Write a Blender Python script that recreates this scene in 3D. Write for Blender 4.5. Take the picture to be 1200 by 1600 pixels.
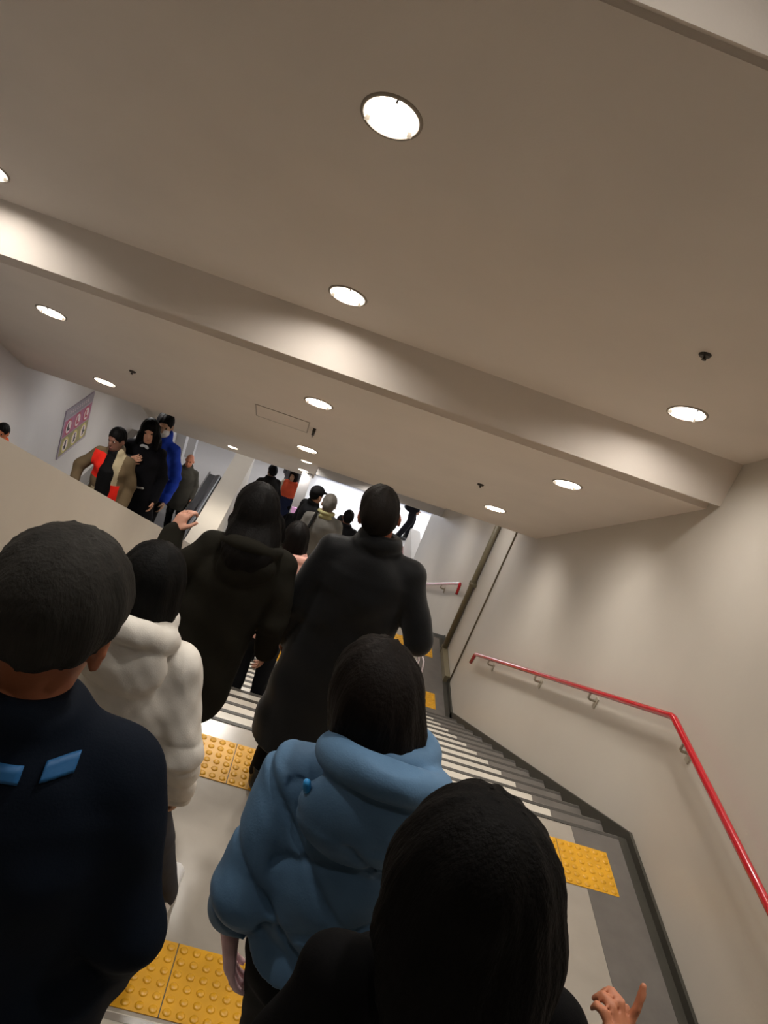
import bpy, bmesh, math, random
import numpy as np
from mathutils import Matrix, Vector

random.seed(7)
rng = np.random.RandomState(7)
for o in list(bpy.data.objects):
    bpy.data.objects.remove(o)
SC = bpy.context.scene
COL = SC.collection

# ------------------------------------------------------------------ camera, world, exposure
cam = bpy.data.cameras.new('camera')
cam.sensor_fit = 'VERTICAL'; cam.sensor_height = 36.0; cam.sensor_width = 27.0
cam.lens = 28.8
cam.clip_start = 0.05
camo = bpy.data.objects.new('camera', cam); COL.objects.link(camo)
Mc = Matrix(((0.94301, -0.31483, -0.10776), (0.02096, 0.37939, -0.925), (0.3321, 0.87003, 0.36437))).to_4x4()
camo.matrix_world = Mc
SC.camera = camo
SC.view_settings.view_transform = 'Standard'
SC.view_settings.look = 'None'
SC.view_settings.gamma = 1.0
SC.view_settings.use_curve_mapping = False
SC.view_settings.exposure = 0.0
W = bpy.data.worlds.new('world'); SC.world = W
W.use_nodes = True
W.node_tree.nodes['Background'].inputs[0].default_value = (1.0, 0.95, 0.88, 1)
W.node_tree.nodes['Background'].inputs[1].default_value = 0.05
LAMP_HALL = 120.0
LAMP = 280.0            # radiance of a downlight diffuser
LAMP_COL = (1.0, 0.95, 0.88)
DAY = 5.0              # radiance of the glazing at the far end

# ------------------------------------------------------------------ materials
def lin(h):
    h = h.lstrip('#')
    out = []
    for i in (0, 2, 4):
        c = int(h[i:i+2], 16) / 255
        out.append(c / 12.92 if c <= 0.04045 else ((c + 0.055) / 1.055) ** 2.4)
    return (*out, 1)

def mat(name, col, rough=0.6, metal=0.0, spec=0.5, var=0.08, vscale=6.0, bump=0.0, bscale=60.0, bstretch=None, sheen=0.0, coat=0.0, emit=None, estr=0.0):
    m = bpy.data.materials.new(name); m.use_nodes = True
    nt = m.node_tree; b = nt.nodes['Principled BSDF']
    c = lin(col) if isinstance(col, str) else (*col[:3], 1)
    tc = nt.nodes.new('ShaderNodeTexCoord')
    if var > 0:
        n = nt.nodes.new('ShaderNodeTexNoise'); n.inputs['Scale'].default_value = vscale; n.inputs['Detail'].default_value = 5
        nt.links.new(tc.outputs['Object'], n.inputs['Vector'])
        r = nt.nodes.new('ShaderNodeValToRGB')
        r.color_ramp.elements[0].position = 0.3; r.color_ramp.elements[1].position = 0.7
        r.color_ramp.elements[0].color = tuple(x * (1 - var) for x in c[:3]) + (1,)
        r.color_ramp.elements[1].color = tuple(min(1, x * (1 + var)) for x in c[:3]) + (1,)
        nt.links.new(n.outputs['Fac'], r.inputs['Fac']); nt.links.new(r.outputs['Color'], b.inputs['Base Color'])
    else:
        b.inputs['Base Color'].default_value = c
    b.inputs['Roughness'].default_value = rough
    b.inputs['Metallic'].default_value = metal
    b.inputs['Specular IOR Level'].default_value = spec
    if sheen: b.inputs['Sheen Weight'].default_value = sheen
    if coat: b.inputs['Coat Weight'].default_value = coat
    if bump > 0:
        n2 = nt.nodes.new('ShaderNodeTexNoise'); n2.inputs['Scale'].default_value = bscale; n2.inputs['Detail'].default_value = 4
        if bstretch:
            mp = nt.nodes.new('ShaderNodeMapping'); mp.inputs['Scale'].default_value = bstretch
            nt.links.new(tc.outputs['Object'], mp.inputs['Vector']); nt.links.new(mp.outputs['Vector'], n2.inputs['Vector'])
        else:
            nt.links.new(tc.outputs['Object'], n2.inputs['Vector'])
        bp = nt.nodes.new('ShaderNodeBump'); bp.inputs['Strength'].default_value = bump; bp.inputs['Distance'].default_value = 0.01
        nt.links.new(n2.outputs['Fac'], bp.inputs['Height']); nt.links.new(bp.outputs['Normal'], b.inputs['Normal'])
    if emit:
        b.inputs['Emission Color'].default_value = (*emit, 1); b.inputs['Emission Strength'].default_value = estr
    return m

M = {}
M['wall'] = mat('wall_panel', '#c2bbb0', 0.42, var=0.03, vscale=1.6, bump=0.04, bscale=40)
M['wall_far'] = mat('wall_white', '#c9c6c4', 0.4, var=0.03, vscale=1.5)
M['ceil'] = mat('ceiling_paint', '#ddd3c9', 0.75, var=0.03, vscale=2.0, bump=0.05, bscale=120)
M['beam'] = mat('parapet_paint', '#bbb2a4', 0.55, var=0.03, vscale=2.0)
M['floor'] = mat('floor_vinyl', '#968e83', 0.24, var=0.07, vscale=5, bump=0.03, bscale=30)
M['tread'] = mat('tread_light', '#bdb6aa', 0.3, var=0.08, vscale=8, bump=0.03, bscale=40)
M['riser'] = mat('riser_grey', '#6a655c', 0.5, var=0.1)
M['nosing'] = mat('nosing_rubber', '#3d3a35', 0.5, var=0.1, vscale=20)
M['border'] = mat('floor_border', '#5f5a55', 0.35, var=0.12, vscale=9, bump=0.03)
M['gutter'] = mat('gutter_dark', '#35322a', 0.5, var=0.12, vscale=12)
M['tactile'] = mat('tactile_yellow', '#cc951a', 0.35, var=0.1, vscale=10)
M['red'] = mat('rail_red', '#b00419', 0.25, var=0.04, coat=0.5)
M['bracket'] = mat('bracket_beige', '#a89f8e', 0.4, var=0.05)
M['steel'] = mat('stainless', '#b9b9b9', 0.22, metal=1.0, var=0.04, vscale=3)
M['silver'] = mat('silver_nosing', '#c8c8c6', 0.25, metal=0.9, var=0.05)
M['black_rubber'] = mat('rubber_black', '#17161a', 0.28, var=0.1)
M['black_glass'] = mat('panel_black', '#141314', 0.2, var=0.1)
M['conduit'] = mat('conduit_olive', '#6f6650', 0.45, var=0.08)
M['housing'] = mat('lamp_housing', '#9a8f82', 0.5, var=0.05)
M['clip'] = mat('lamp_clip', '#3a352e', 0.5, var=0.05)
M['dark'] = mat('dark_plastic', '#3b332a', 0.5, var=0.05)
M['diff'] = mat('lamp_diffuser', '#ffffff', 0.5, var=0.0, emit=LAMP_COL, estr=LAMP)
M['diff_flat'] = mat('lamp_diffuser_far', '#ffffff', 0.5, var=0.0, emit=(1.0, 0.97, 0.94), estr=LAMP_HALL)
M['reflector'] = mat('lamp_reflector', '#5a5652', 0.5, var=0.0)
M['day'] = mat('glazing_daylight', '#ffffff', 0.3, var=0.0, emit=(0.97, 0.98, 1.0), estr=DAY)
M['sign_lit'] = mat('sign_backlit', '#f0f0ee', 0.4, var=0.0, emit=(1, 1, 1), estr=0.35)
M['mull'] = mat('mullion_blue', '#b9c9e6', 0.3, var=0.04)
M['pillar'] = mat('pillar_grey', '#8f8d8e', 0.45, var=0.05)

# ------------------------------------------------------------------ mesh helpers
def link(name, me, m=None, parent=None, smooth=False):
    o = bpy.data.objects.new(name, me); COL.objects.link(o)
    if m is not None:
        for mm in (m if isinstance(m, (list, tuple)) else [m]): me.materials.append(mm)
    if parent is not None: o.parent = parent
    if smooth:
        for p in me.polygons: p.use_smooth = True
    return o

def tag(o, label=None, cat=None, group=None, kind=None):
    if label: o['label'] = label
    if cat: o['category'] = cat
    if group: o['group'] = group
    if kind: o['kind'] = kind
    return o

def empty(name, loc=(0, 0, 0)):
    o = bpy.data.objects.new(name, None); COL.objects.link(o); o.location = loc; o.empty_display_size = 0.1
    return o

class MB:
    def __init__(self): self.bm = bmesh.new()
    def box(self, x0, x1, y0, y1, z0, z1, mi=0):
        v = [self.bm.verts.new(p) for p in ((x0,y0,z0),(x1,y0,z0),(x1,y1,z0),(x0,y1,z0),(x0,y0,z1),(x1,y0,z1),(x1,y1,z1),(x0,y1,z1))]
        for f in ((3,2,1,0),(4,5,6,7),(0,1,5,4),(1,2,6,5),(2,3,7,6),(3,0,4,7)):
            fc = self.bm.faces.new([v[i] for i in f]); fc.material_index = mi
        return self
    def prism(self, prof, x0, x1, mi=0):
        a = [self.bm.verts.new((x0, y, z)) for y, z in prof]; b = [self.bm.verts.new((x1, y, z)) for y, z in prof]
        n = len(prof)
        for i in range(n):
            j = (i + 1) % n
            f = self.bm.faces.new((a[i], b[i], b[j], a[j])); f.material_index = mi
        f = self.bm.faces.new(a[::-1]); f.material_index = mi
        f = self.bm.faces.new(b); f.material_index = mi
        return self
    def tube(self, pts, r, seg=14, mi=0):
        pts = [Vector(p) for p in pts]; rings = []
        for i, p in enumerate(pts):
            if i == 0: t = pts[1] - p
            elif i == len(pts) - 1: t = p - pts[i-1]
            else: t = (pts[i+1] - p).normalized() + (p - pts[i-1]).normalized()
            t.normalize()
            ref = Vector((1, 0, 0)) if abs(t.x) < 0.9 else Vector((0, 0, 1))
            u = t.cross(ref).normalized(); w = t.cross(u).normalized()
            rr = r if not isinstance(r, (list, tuple)) else r[i]
            rings.append([self.bm.verts.new(p + (u * math.cos(2*math.pi*k/seg) + w * math.sin(2*math.pi*k/seg)) * rr) for k in range(seg)])
        for a, b in zip(rings, rings[1:]):
            for k in range(seg):
                f = self.bm.faces.new((a[k], a[(k+1) % seg], b[(k+1) % seg], b[k])); f.material_index = mi; f.smooth = True
        f = self.bm.faces.new(rings[0][::-1]); f.material_index = mi
        f = self.bm.faces.new(rings[-1]); f.material_index = mi
        return self
    def lathe(self, c, prof, seg=28, mi=0):
        rings = []
        for r, z in prof:
            rings.append([self.bm.verts.new((c[0] + r*math.cos(2*math.pi*k/seg), c[1] + r*math.sin(2*math.pi*k/seg), c[2] + z)) for k in range(seg)])
        for a, b in zip(rings, rings[1:]):
            for k in range(seg):
                f = self.bm.faces.new((a[k], a[(k+1) % seg], b[(k+1) % seg], b[k])); f.material_index = mi
        return self
    def build(self, name, m=None, parent=None, bevel=0.0):
        bmesh.ops.recalc_face_normals(self.bm, faces=self.bm.faces)
        if bevel: bmesh.ops.bevel(self.bm, geom=list(self.bm.edges), offset=bevel, segments=2, affect='EDGES', profile=0.5)
        me = bpy.data.meshes.new(name); self.bm.to_mesh(me); self.bm.free()
        return link(name, me, m, parent)

def S(name, mb, m, parent=None, bevel=0.0):
    o = mb.build(name, m, parent, bevel)
    if parent is None: o['kind'] = 'structure'
    return o

# ------------------------------------------------------------------ levels of the place (metres, camera at the origin)
SL = 0.5534
XR, XL, XP = 2.40, -2.75, -1.10            # right wall, left wall, stair side of the parapet
Z1 = -2.86; Y0 = 1.84; T0, R0 = 0.305, 0.169
YA = 3.636; TA, RA = 0.305, 0.1688
Z2 = Z1 - 13 * RA; YB = 9.23; TB, RB = 0.2985, 0.165
Z3 = Z2 - 13 * RB; Y3 = YB + 12 * TB
YA2 = YA + 12 * TA
XB = 2.04                                  # inner edge of the dark floor border

def flight(name, ytop, ztop, n, t, r, label, ybot_end):
    """n risers; the first drops at ytop. Solid stepped mesh + nosing strips + dark border tops."""
    prof = [(ytop - 0.02, ztop)]
    y, z = ytop, ztop
    prof = [(y, z)]
    for i in range(n):
        z -= r; prof.append((y, z))
        if i < n - 1:
            y += t; prof.append((y, z))
    prof += [(y, z - 0.3), (ytop, ztop - 0.5)]
    o = MB().prism(prof, XP, XR).build(name, [M['tread'], M['riser']])
    for p in o.data.polygons:
        if abs(p.normal.y) > 0.9: p.material_index = 1
    o['kind'] = 'structure'
    nb, bb = MB(), MB()
    y, z = ytop, ztop
    for i in range(n):
        nb.box(XP + 0.02, XR - 0.02, y - 0.030, y - 0.006, z - 0.03, z + 0.0040)
        if i < n - 1:
            bb.box(XB, XR - 0.02, y + 0.002, y + t - 0.001, z - r - 0.02, z - r + 0.003)
            bb.box(XP + 0.02, XP + 0.3, y + 0.002, y + t - 0.001, z - r - 0.02, z - r + 0.003)
        z -= r; y += t
    nb.build('nosing_strip', M['silver' if ytop < 0 else 'nosing'], o); bb.build('tread_border', M['border'], o)
    return o

# floors
def landing(name, y0, y1, z):
    o = S(name, MB().box(XP, XR, y0, y1, z - 0.25, z), M['floor'])
    MB().box(XB, XR - 0.07, y0 + 0.005, y1 - 0.002, z - 0.02, z + 0.003).build('floor_border', M['border'], o)
    MB().box(XP + 0.05, XP + 0.35, y0 + 0.005, y1 - 0.002, z - 0.02, z + 0.003).build('floor_border', M['border'], o)
    MB().box(XR - 0.07, XR - 0.001, y0 + 0.005, y1 - 0.005, z - 0.02, z + 0.005).build('floor_gutter', M['gutter'], o)
    return o
landing('floor_upper_landing', Y0, YA, Z1)
landing('floor_lower_landing', YA2, YB, Z2)
S('floor_hall', MB().box(XL, 6.5, Y3, 19.6, Z3 - 0.25, Z3), M['wall_far'])
flight('staircase', Y0 - 11 * T0, Z1 + 12 * R0, 12, T0, R0, '', 0)
flight('staircase', YA, Z1, 13, TA, RA, '', 0)
flight('staircase', YB, Z2, 13, TB, RB, '', 0)
S('floor_top', MB().box(XP, XR, -3.2, Y0 - 11 * T0, Z1 + 12 * R0 - 0.25, Z1 + 12 * R0), M['floor'])

# right wall with its lower continuation, left wall, far walls
wr = MB().box(XR, XR + 0.2, -3.2, 13.6, -7.6, 3.4)
wr.box(XR, XR + 0.2, 13.6, 15.2, -7.6, -6.14)
S('wall_right', wr, M['wall'])
S('wall_left', MB().box(XL - 0.2, XL, -3.2, 19.6, -7.6, 3.4), M['wall_far'])
S('wall_behind', MB().box(XL, XR, -3.4, -3.2, -2.0, 4.2), M['wall'])
S('wall_hall_side', MB().box(6.5, 6.7, 13.6, 19.6, -7.6, -4.0), M['wall_far'])
S('wall_hall_back', MB().box(XR + 0.2, 6.5, 13.4, 13.6, -7.6, -4.0), M['wall_far'])
S('wall_far', MB().box(XL, 0.25, 19.4, 19.6, -7.6, -4.0), M['wall_far'])
# panel joints of the right wall
jb = MB()
for y in (5.9, 10.9, 12.2):
    zc = -SL * y
    jb.box(XR - 0.003, XR + 0.01, y, y + 0.012, zc - 1.6, zc + 1.2)
# ceilings: sloping in step with the stairs, a drop face between the upper and the lower slope
low = [(-3.2, 2.02 + SL*3.2), (2.165, 2.02 - SL*2.165), (2.165, 1.719 - SL*2.165), (4.56, 1.719 - SL*4.56), (4.56, 1.44 - SL*4.56), (7.5, 1.44 - SL*7.5), (9.23, 1.44 - SL*7.5)]
ZC2 = 1.44 - SL*7.5 + SL*9.23               # ceiling over the second flight: z = ZC2 - SL*y
prof = low + [(9.23, low[-1][1] + 0.3), (7.4, low[-1][1] + 0.3), (-3.2, low[0][1] + 0.3)]
cu = MB()
zu_ = lambda y: 1.719 - SL*y
zl_ = lambda y: 1.44 - SL*y
def slab(pts, x0, x1, th=0.22):
    for (ya, za), (yb, zb) in zip(pts, pts[1:]):
        if abs(ya - yb) < 1e-6:
            cu.box(x0, x1, ya, ya + 0.2, min(za, zb), max(za, zb) + 0.05)
        else:
            cu.prism([(ya, za), (yb, zb), (yb, zb + th), (ya, za + th)], x0, x1)
slab([low[0], (2.2, 2.02 - SL*2.2)], XL, XR); cu.box(XL, XR, 2.165, 2.30, low[2][1], low[1][1] + 0.2)
slab([(2.20, zu_(2.20)), low[3]], XL, XR); slab([(4.70, zl_(4.70)), low[5]], XL, XR); slab(low[5:7], XL, XR)
slab([(9.23, ZC2 - SL*9.23), (12.6, ZC2 - SL*12.6)], 0.2, XR)
slab([(9.23, ZC2 - SL*9.23), (13.9, ZC2 - SL*13.9)], XL, 0.2)
ceiling = S('ceiling', cu, M['ceil'])
S('ceiling_beam', MB().box(XL, XR, 4.56, 4.80, low[4][1] + 0.0, low[3][1] + 0.3), M['ceil'])
S('beam_header', MB().box(0.2, XR, 12.6, 12.8, -4.72, -4.2), M['wall_far'])
S('ceiling_hall', MB().box(XL, 6.5, 13.9, 19.6, -4.45, -4.25).box(0.2, 6.5, 12.8, 13.9, -4.45, -4.25), M['wall_far'])
S('pillar', MB().box(-0.02, 0.16, 13.5, 13.75, Z3, -4.9), M['pillar'])
S('pillar', MB().box(-2.75, -2.55, 16.4, 16.75, Z3, -4.4), M['wall_far'])
S('pillar', MB().box(-2.75, -2.5, 17.6, 17.9, Z3, -4.4), M['wall_far'])

# low parapet between stairs and escalator
ZP = 0.26
pf = [(-3.2, ZP + SL*3.2), (12.03, ZP - SL*12.03), (12.03, -7.6), (10.2, -7.6), (-3.2, -0.9)]
pb = MB().prism(pf, -1.30, XP)
S('wall_parapet', pb, M['beam'])
S('wall_parapet_end', MB().box(-1.50, XP, 12.03, 17.0, -7.4, -6.40), M['beam'])

# baseboard along the right wall
bb = MB()
def band(pts, h0, h1):
    for (ya, za), (yb, zb) in zip(pts, pts[1:]):
        bb.prism([(ya, za + h0), (yb, zb + h0), (yb, zb + h1), (ya, za + h1)], XR - 0.018, XR)
band([(-1.5, Z1 + 12*R0), (Y0, Z1 + R0 * 1.0)], -0.16, 0.05)
band([(Y0, Z1), (YA, Z1)], 0, 0.05)
band([(YA, Z1), (YA2 + TA, Z2)], -0.16, 0.05)
band([(YA2 + 0.1, Z2), (YB, Z2)], 0, 0.06)
band([(YB, Z2), (Y3 + TB, Z3)], -0.16, 0.05)
S('baseboard_right', bb, M['gutter'])

# ------------------------------------------------------------------ glazing at the far end
wf = MB()
for x in (0.25, 1.55, 2.95, 3.75, 5.1, 6.38): wf.box(x, x + 0.12, 19.2, 19.36, Z3, -4.45)
wf.box(0.25, 6.5, 19.2, 19.36, -4.6, -4.45)
wf.box(0.25, 6.5, 19.2, 19.36, Z3, Z3 + 0.12)
win = S('window_1', wf, M['mull'])
MB().box(0.25, 6.5, 19.38, 19.42, Z3, -4.45).build('pane', M['day'], win)

# ------------------------------------------------------------------ ceiling lights
lamp_proto = {}
cutters = []
ELL = math.sqrt(1 + SL*SL)
def ceiling_light(x, y, z, label, group, flat=False):
    """sloping ceiling: a downlight recessed straight up into it; flat ceiling: the same lamp mounted on the surface"""
    e = empty('ceiling_light', (x, y, z))
    tag(e, label, 'ceiling light', group)
    if not flat: cutters.append((x, y, z))
    if flat not in lamp_proto:
        parts = []
        if flat:
            parts.append(MB().lathe((0, 0, 0), [(0.086, -0.036), (0.092, -0.048), (0.099, -0.050), (0.103, -0.044), (0.106, 0.01)], 40).build('housing', M['housing'], e))
            parts.append(MB().lathe((0, 0, 0), [(0.089, -0.036), (0.085, -0.046), (0.05, -0.054), (0.0005, -0.057)], 40).build('diffuser', M['diff_flat'], e))
        else:
            parts.append(MB().lathe((0, 0, 0), [(0.0895, 0.12), (0.0895, -0.056)], 40).build('reflector', M['reflector'], e))
            me = parts[0].data                       # the sleeve ends flush with the slope
            for v in me.vertices:
                if v.co.z < 0: v.co.z = -SL*v.co.y - 0.001
            parts.append(MB().lathe((0, 0, 0), [(0.089, 0.066), (0.045, 0.062), (0.0005, 0.060)], 40).build('diffuser', M['diff'], e))
            t = MB().lathe((0, 0, 0), [(0.0885, 0.004), (0.0885, -0.004), (0.096, -0.006), (0.102, -0.003), (0.103, 0.004)], 48).build('trim_ring', M['housing'], e)
            for v in t.data.vertices: v.co.z -= SL*v.co.y
            parts.append(t)
            for k in range(3):
                aa = 1.1 + k * 2.094
                c = MB().box(-0.0035, 0.0035, 0.072, 0.091, -0.012, 0.006).build('clip', M['clip'], e)
                c.rotation_euler.z = aa; c.location.z = -SL * 0.085 * math.cos(aa); parts.append(c)
        for q in parts[:3]:
            for p in q.data.polygons: p.use_smooth = True
        lamp_proto[flat] = parts
    else:
        for c in lamp_proto[flat]:
            n = c.copy(); COL.objects.link(n); n.parent = e
    return e
zu = lambda y: 1.719 - SL*y
zl = lambda y: 1.44 - SL*y
z0 = lambda y: 2.02 - SL*y
z2 = lambda y: ZC2 - SL*y
GV = 'round downlights on the sloping ceilings'
ceiling_light(-0.09, 2.837, zu(2.837), 'large round downlight nearest the viewer, with a dark shadow on the ceiling', GV)
ceiling_light(-0.07, 4.217, zu(4.217), 'round downlight just before the ceiling drop, in the middle of the stair', GV)
ceiling_light(1.78, 4.155, zu(4.155), 'round downlight just before the ceiling drop, beside the right wall', GV)
ceiling_light(-1.87, 5.36, zl(5.36), 'round downlight just past the ceiling drop, over the escalator', GV)
ceiling_light(-0.05, 5.32, zl(5.32), 'round downlight just past the ceiling drop, in the middle of the stair', GV)
ceiling_light(1.70, 5.20, zl(5.20), 'round downlight just past the ceiling drop, near the right wall', GV)
ceiling_light(-1.88, 6.98, zl(6.98), 'round downlight at the low ceiling edge, above the pictogram sign', GV)
ceiling_light(-0.035, 6.92, zl(6.92), 'round downlight near the low ceiling edge, above the long-haired woman', GV)
ceiling_light(1.70, 6.74, zl(6.74), 'round downlight near the low ceiling edge, above the wall conduit', GV)
ceiling_light(-0.01, 12.5, z2(12.5), 'small distant downlight just above the white hanging sign', GV)
ceiling_light(1.24, 12.36, z2(12.36), 'small distant downlight right above the head of the man in black', GV)
ceiling_light(-0.013, 13.4, z2(13.4), 'tiny distant downlight touching the white hanging sign', GV)
ceiling_light(-1.29, 13.47, z2(13.47), 'small distant downlight over the end of the white parapet', GV)
GH = 'unseen downlights added for their light'
LH = 'unseen round ceiling downlight added for its light, out of view or behind the ceiling'
for x, y, zf in ((-1.9, 4.25, zu), (1.78, 2.8, zu), (-1.9, 2.87, zu), (0.45, 1.58, z0), (1.8, 1.5, z0), (-1.2, 1.5, z0), (-0.1, -0.9, z0),  # unseen lamps added to light the stairs and the near ceiling face
                 (0.0, 10.4, z2), (1.5, 10.4, z2), (-1.7, 10.4, z2)):
    ceiling_light(x, y, zf(y), LH, GH)
for x, y in ((-1.8, 8.4), (0.0, 8.4), (1.7, 8.4)): ceiling_light(x, y, low[-1][1], LH, GH, True)  # unseen lamps added to light the lower landing
for x, y in ((-1.6, 15.2), (1.3, 15.4), (4.2, 15.4), (-1.6, 17.6), (1.3, 17.6), (4.2, 17.6)): ceiling_light(x, y, -4.45, LH, GH, True)  # unseen lamps added to light the hall

# openings for the recessed lamps
kb = MB()
for x, y, z in cutters: kb.lathe((x, y, z), [(0.0005, -0.14), (0.0905, -0.14), (0.0905, 0.13), (0.0005, 0.13)], 40)
kob = kb.build('cutter', None)
bo = ceiling.modifiers.new('openings', 'BOOLEAN'); bo.operation = 'DIFFERENCE'; bo.object = kob; bo.solver = 'EXACT'; bo.use_self = True
dg = bpy.context.evaluated_depsgraph_get()
nm = bpy.data.meshes.new_from_object(ceiling.evaluated_get(dg)); ceiling.modifiers.clear()
ceiling.data = nm; bpy.data.objects.remove(kob)
# ------------------------------------------------------------------ tactile strips
def tactile(y, z, label, dots=True, x0=-1.08, x1=2.22):
    b = MB(); b.box(x0, x1, y, y + 0.30, z - 0.01, z + 0.0045)
    n = int(round((x1 - x0) / 0.05))
    for i in range(n):
        for j in range(6):
            cx, cy = x0 + 0.025 + i * (x1 - x0) / n, y + 0.025 + j * 0.05
            b.lathe((cx, cy, z), [(0.0175, 0.003), (0.0155, 0.0075), (0.010, 0.0095), (0.0004, 0.0098)], 12)
    o = b.build('tactile_paving', M['tactile'])
    for p in o.data.polygons: p.use_smooth = len(p.vertices) == 4 and p.area < 4e-4
    # joints between the tiles
    j = MB()
    for k in range(1, int(round((x1 - x0) / 0.3))): j.box(x0 + k*0.3 - 0.002, x0 + k*0.3 + 0.002, y, y + 0.3, z - 0.005, z + 0.0049)
    j.build('tile_joint', M['nosing'], o)
    tag(o, label, 'tactile paving', 'yellow tactile strips on the landings')
tactile(1.97, Z1, 'yellow dotted tactile strip at the foot of the near stairs, by the silver nosing')
tactile(3.17, Z1, 'yellow dotted tactile strip on the near landing, at the top of the striped stairs')
tactile(7.62, Z2, 'yellow tactile strip at the near side of the lower landing, seen by the wall')
tactile(8.68, Z2, 'yellow tactile strip at the far side of the lower landing, seen by the wall')

# ------------------------------------------------------------------ red handrails
def handrail(pts, brackets, label):
    r = 0.0195
    path = [Vector(p) for p in pts]
    sm = [path[0]]
    for i in range(1, len(path) - 1):
        a, b, c = path[i-1], path[i], path[i+1]
        d0 = (a - b).normalized() * 0.035; d1 = (c - b).normalized() * 0.035
        for k in range(6):
            t = k / 5; sm.append((b + d0) * (1-t)**2 + b * 2*t*(1-t) + (b + d1) * t**2)
    sm.append(path[-1])
    e = MB().tube(sm, r, 18).build('handrail', M['red'])
    tag(e, label, 'handrail', 'red handrails on the right wall')
    for y in brackets:
        for a, b in zip(path, path[1:]):
            if min(a.y, b.y) <= y <= max(a.y, b.y) and abs(a.y - b.y) > 0.05:
                z = a.z + (b.z - a.z) * (y - a.y) / (b.y - a.y)
                k = MB().tube([(2.33, y, z - 0.012), (2.33, y, z - 0.055), (2.345, y, z - 0.068), (2.395, y, z - 0.068)], 0.009, 10)
                k.box(2.390, 2.402, y - 0.02, y + 0.02, z - 0.12, z - 0.04)
                k.build('bracket', M['bracket'], e)
                break
    return e
zr = lambda y: -2.083 - 0.556 * (y - 3.757)
handrail([(2.33, -1.2, -2.083 + SL*3.1), (2.33, 1.90, -2.083), (2.33, 3.757, -2.083), (2.33, 7.50, zr(7.50)), (2.33, 7.53, zr(7.50) - 0.13)],
         (0.4, 2.3, 3.55, 4.75, 5.75, 7.0), 'red handrail on the right wall beside the near landing and the striped stairs')
zq = lambda y: -4.297 - SL * (y - 9.37)
handrail([(2.33, 9.30, -4.42), (2.33, 9.33, -4.275), (2.33, 13.26, zq(13.26)), (2.33, 14.9, zq(13.26))],
         (10.3, 11.6, 12.8, 14.2), 'distant red handrail on the right wall past the conduit, above the second flight')

# ------------------------------------------------------------------ conduit on the right wall
cb = empty('wall_conduit', (2.36, 8.88, Z2))
tag(cb, 'olive-grey vertical conduit pipe on the right wall at the lower landing', 'conduit')
MB().tube([(0, 0, 0.0), (0, 0, 2.34)], 0.036, 16).build('pipe', M['conduit'], cb)
MB().tube([(0, 0, 1.02), (0, 0, 1.06)], 0.046, 16).box(-0.005, 0.035, -0.075, 0.075, 1.025, 1.055).build('pipe_clamp', M['conduit'], cb)
MB().box(-0.03, 0.036, -0.65, 0.06, 0.0, 0.09).build('floor_cover', M['conduit'], cb)
tc = MB().tube([(2.388, 8.17, Z2 + 0.05), (2.388, 8.17, -2.98), (2.388, 8.20, -2.90), (2.388, 8.27, -2.86), (2.388, 8.80, -2.80)], 0.009, 10).build('cable_tube', M['conduit'])
tag(tc, 'thin grey cable tube on the right wall, beside the olive-grey pipe', 'cable')

# ------------------------------------------------------------------ small ceiling fittings
def sprinkler(x, y, z, label):
    e = empty('sprinkler_head', (x, y, z)); e.rotation_euler.x = -math.atan(SL)
    tag(e, label, 'sprinkler', 'sprinkler heads in the ceiling')
    MB().lathe((0, 0, 0), [(0.001, -0.012), (0.022, -0.011), (0.027, -0.004), (0.027, 0.01)], 20).build('flange', M['dark'], e)
    MB().lathe((0, 0, 0), [(0.0005, -0.026), (0.010, -0.026), (0.010, -0.023), (0.005, -0.018), (0.005, -0.01)], 14).build('nozzle', M['dark'], e)
sprinkler(1.463, 3.53, zu(3.53), 'small dark sprinkler head in the upper ceiling near the right wall')
sprinkler(-1.49, 6.22, zl(6.22), 'small dark sprinkler head in the low ceiling above the escalator')
sprinkler(1.337, 6.03, zl(6.03), 'small dark sprinkler head in the low ceiling beside the right-hand downlights')
pe = empty('hanger_bracket', (-0.025, 6.12, zl(6.12))); pe.rotation_euler.x = -math.atan(SL)
tag(pe, 'small dark hanger bracket on the low ceiling between two downlights', 'bracket')
MB().box(-0.012, 0.012, -0.07, 0.07, -0.03, 0.002).build('plate', M['dark'], pe); MB().box(-0.004, 0.004, -0.05, 0.05, -0.05, -0.03).build('fin', M['dark'], pe)
ap = empty('access_panel', (-0.285, 6.10, zl(6.10))); ap.rotation_euler.x = -math.atan(SL)
tag(ap, 'flush square access panel in the low ceiling beside the hanger bracket', 'access panel')
MB().box(-0.205, 0.205, -0.195, 0.195, -0.003, 0.004).build('panel_plate', M['ceil'], ap)
fb = MB(); fb.box(-0.214, -0.205, -0.204, 0.204, -0.004, 0.004); fb.box(0.205, 0.214, -0.204, 0.204, -0.004, 0.004); fb.box(-0.205, 0.205, -0.204, -0.195, -0.004, 0.004); fb.box(-0.205, 0.205, 0.195, 0.204, -0.004, 0.004)
fb.build('panel_frame', M['housing'], ap)

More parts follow.
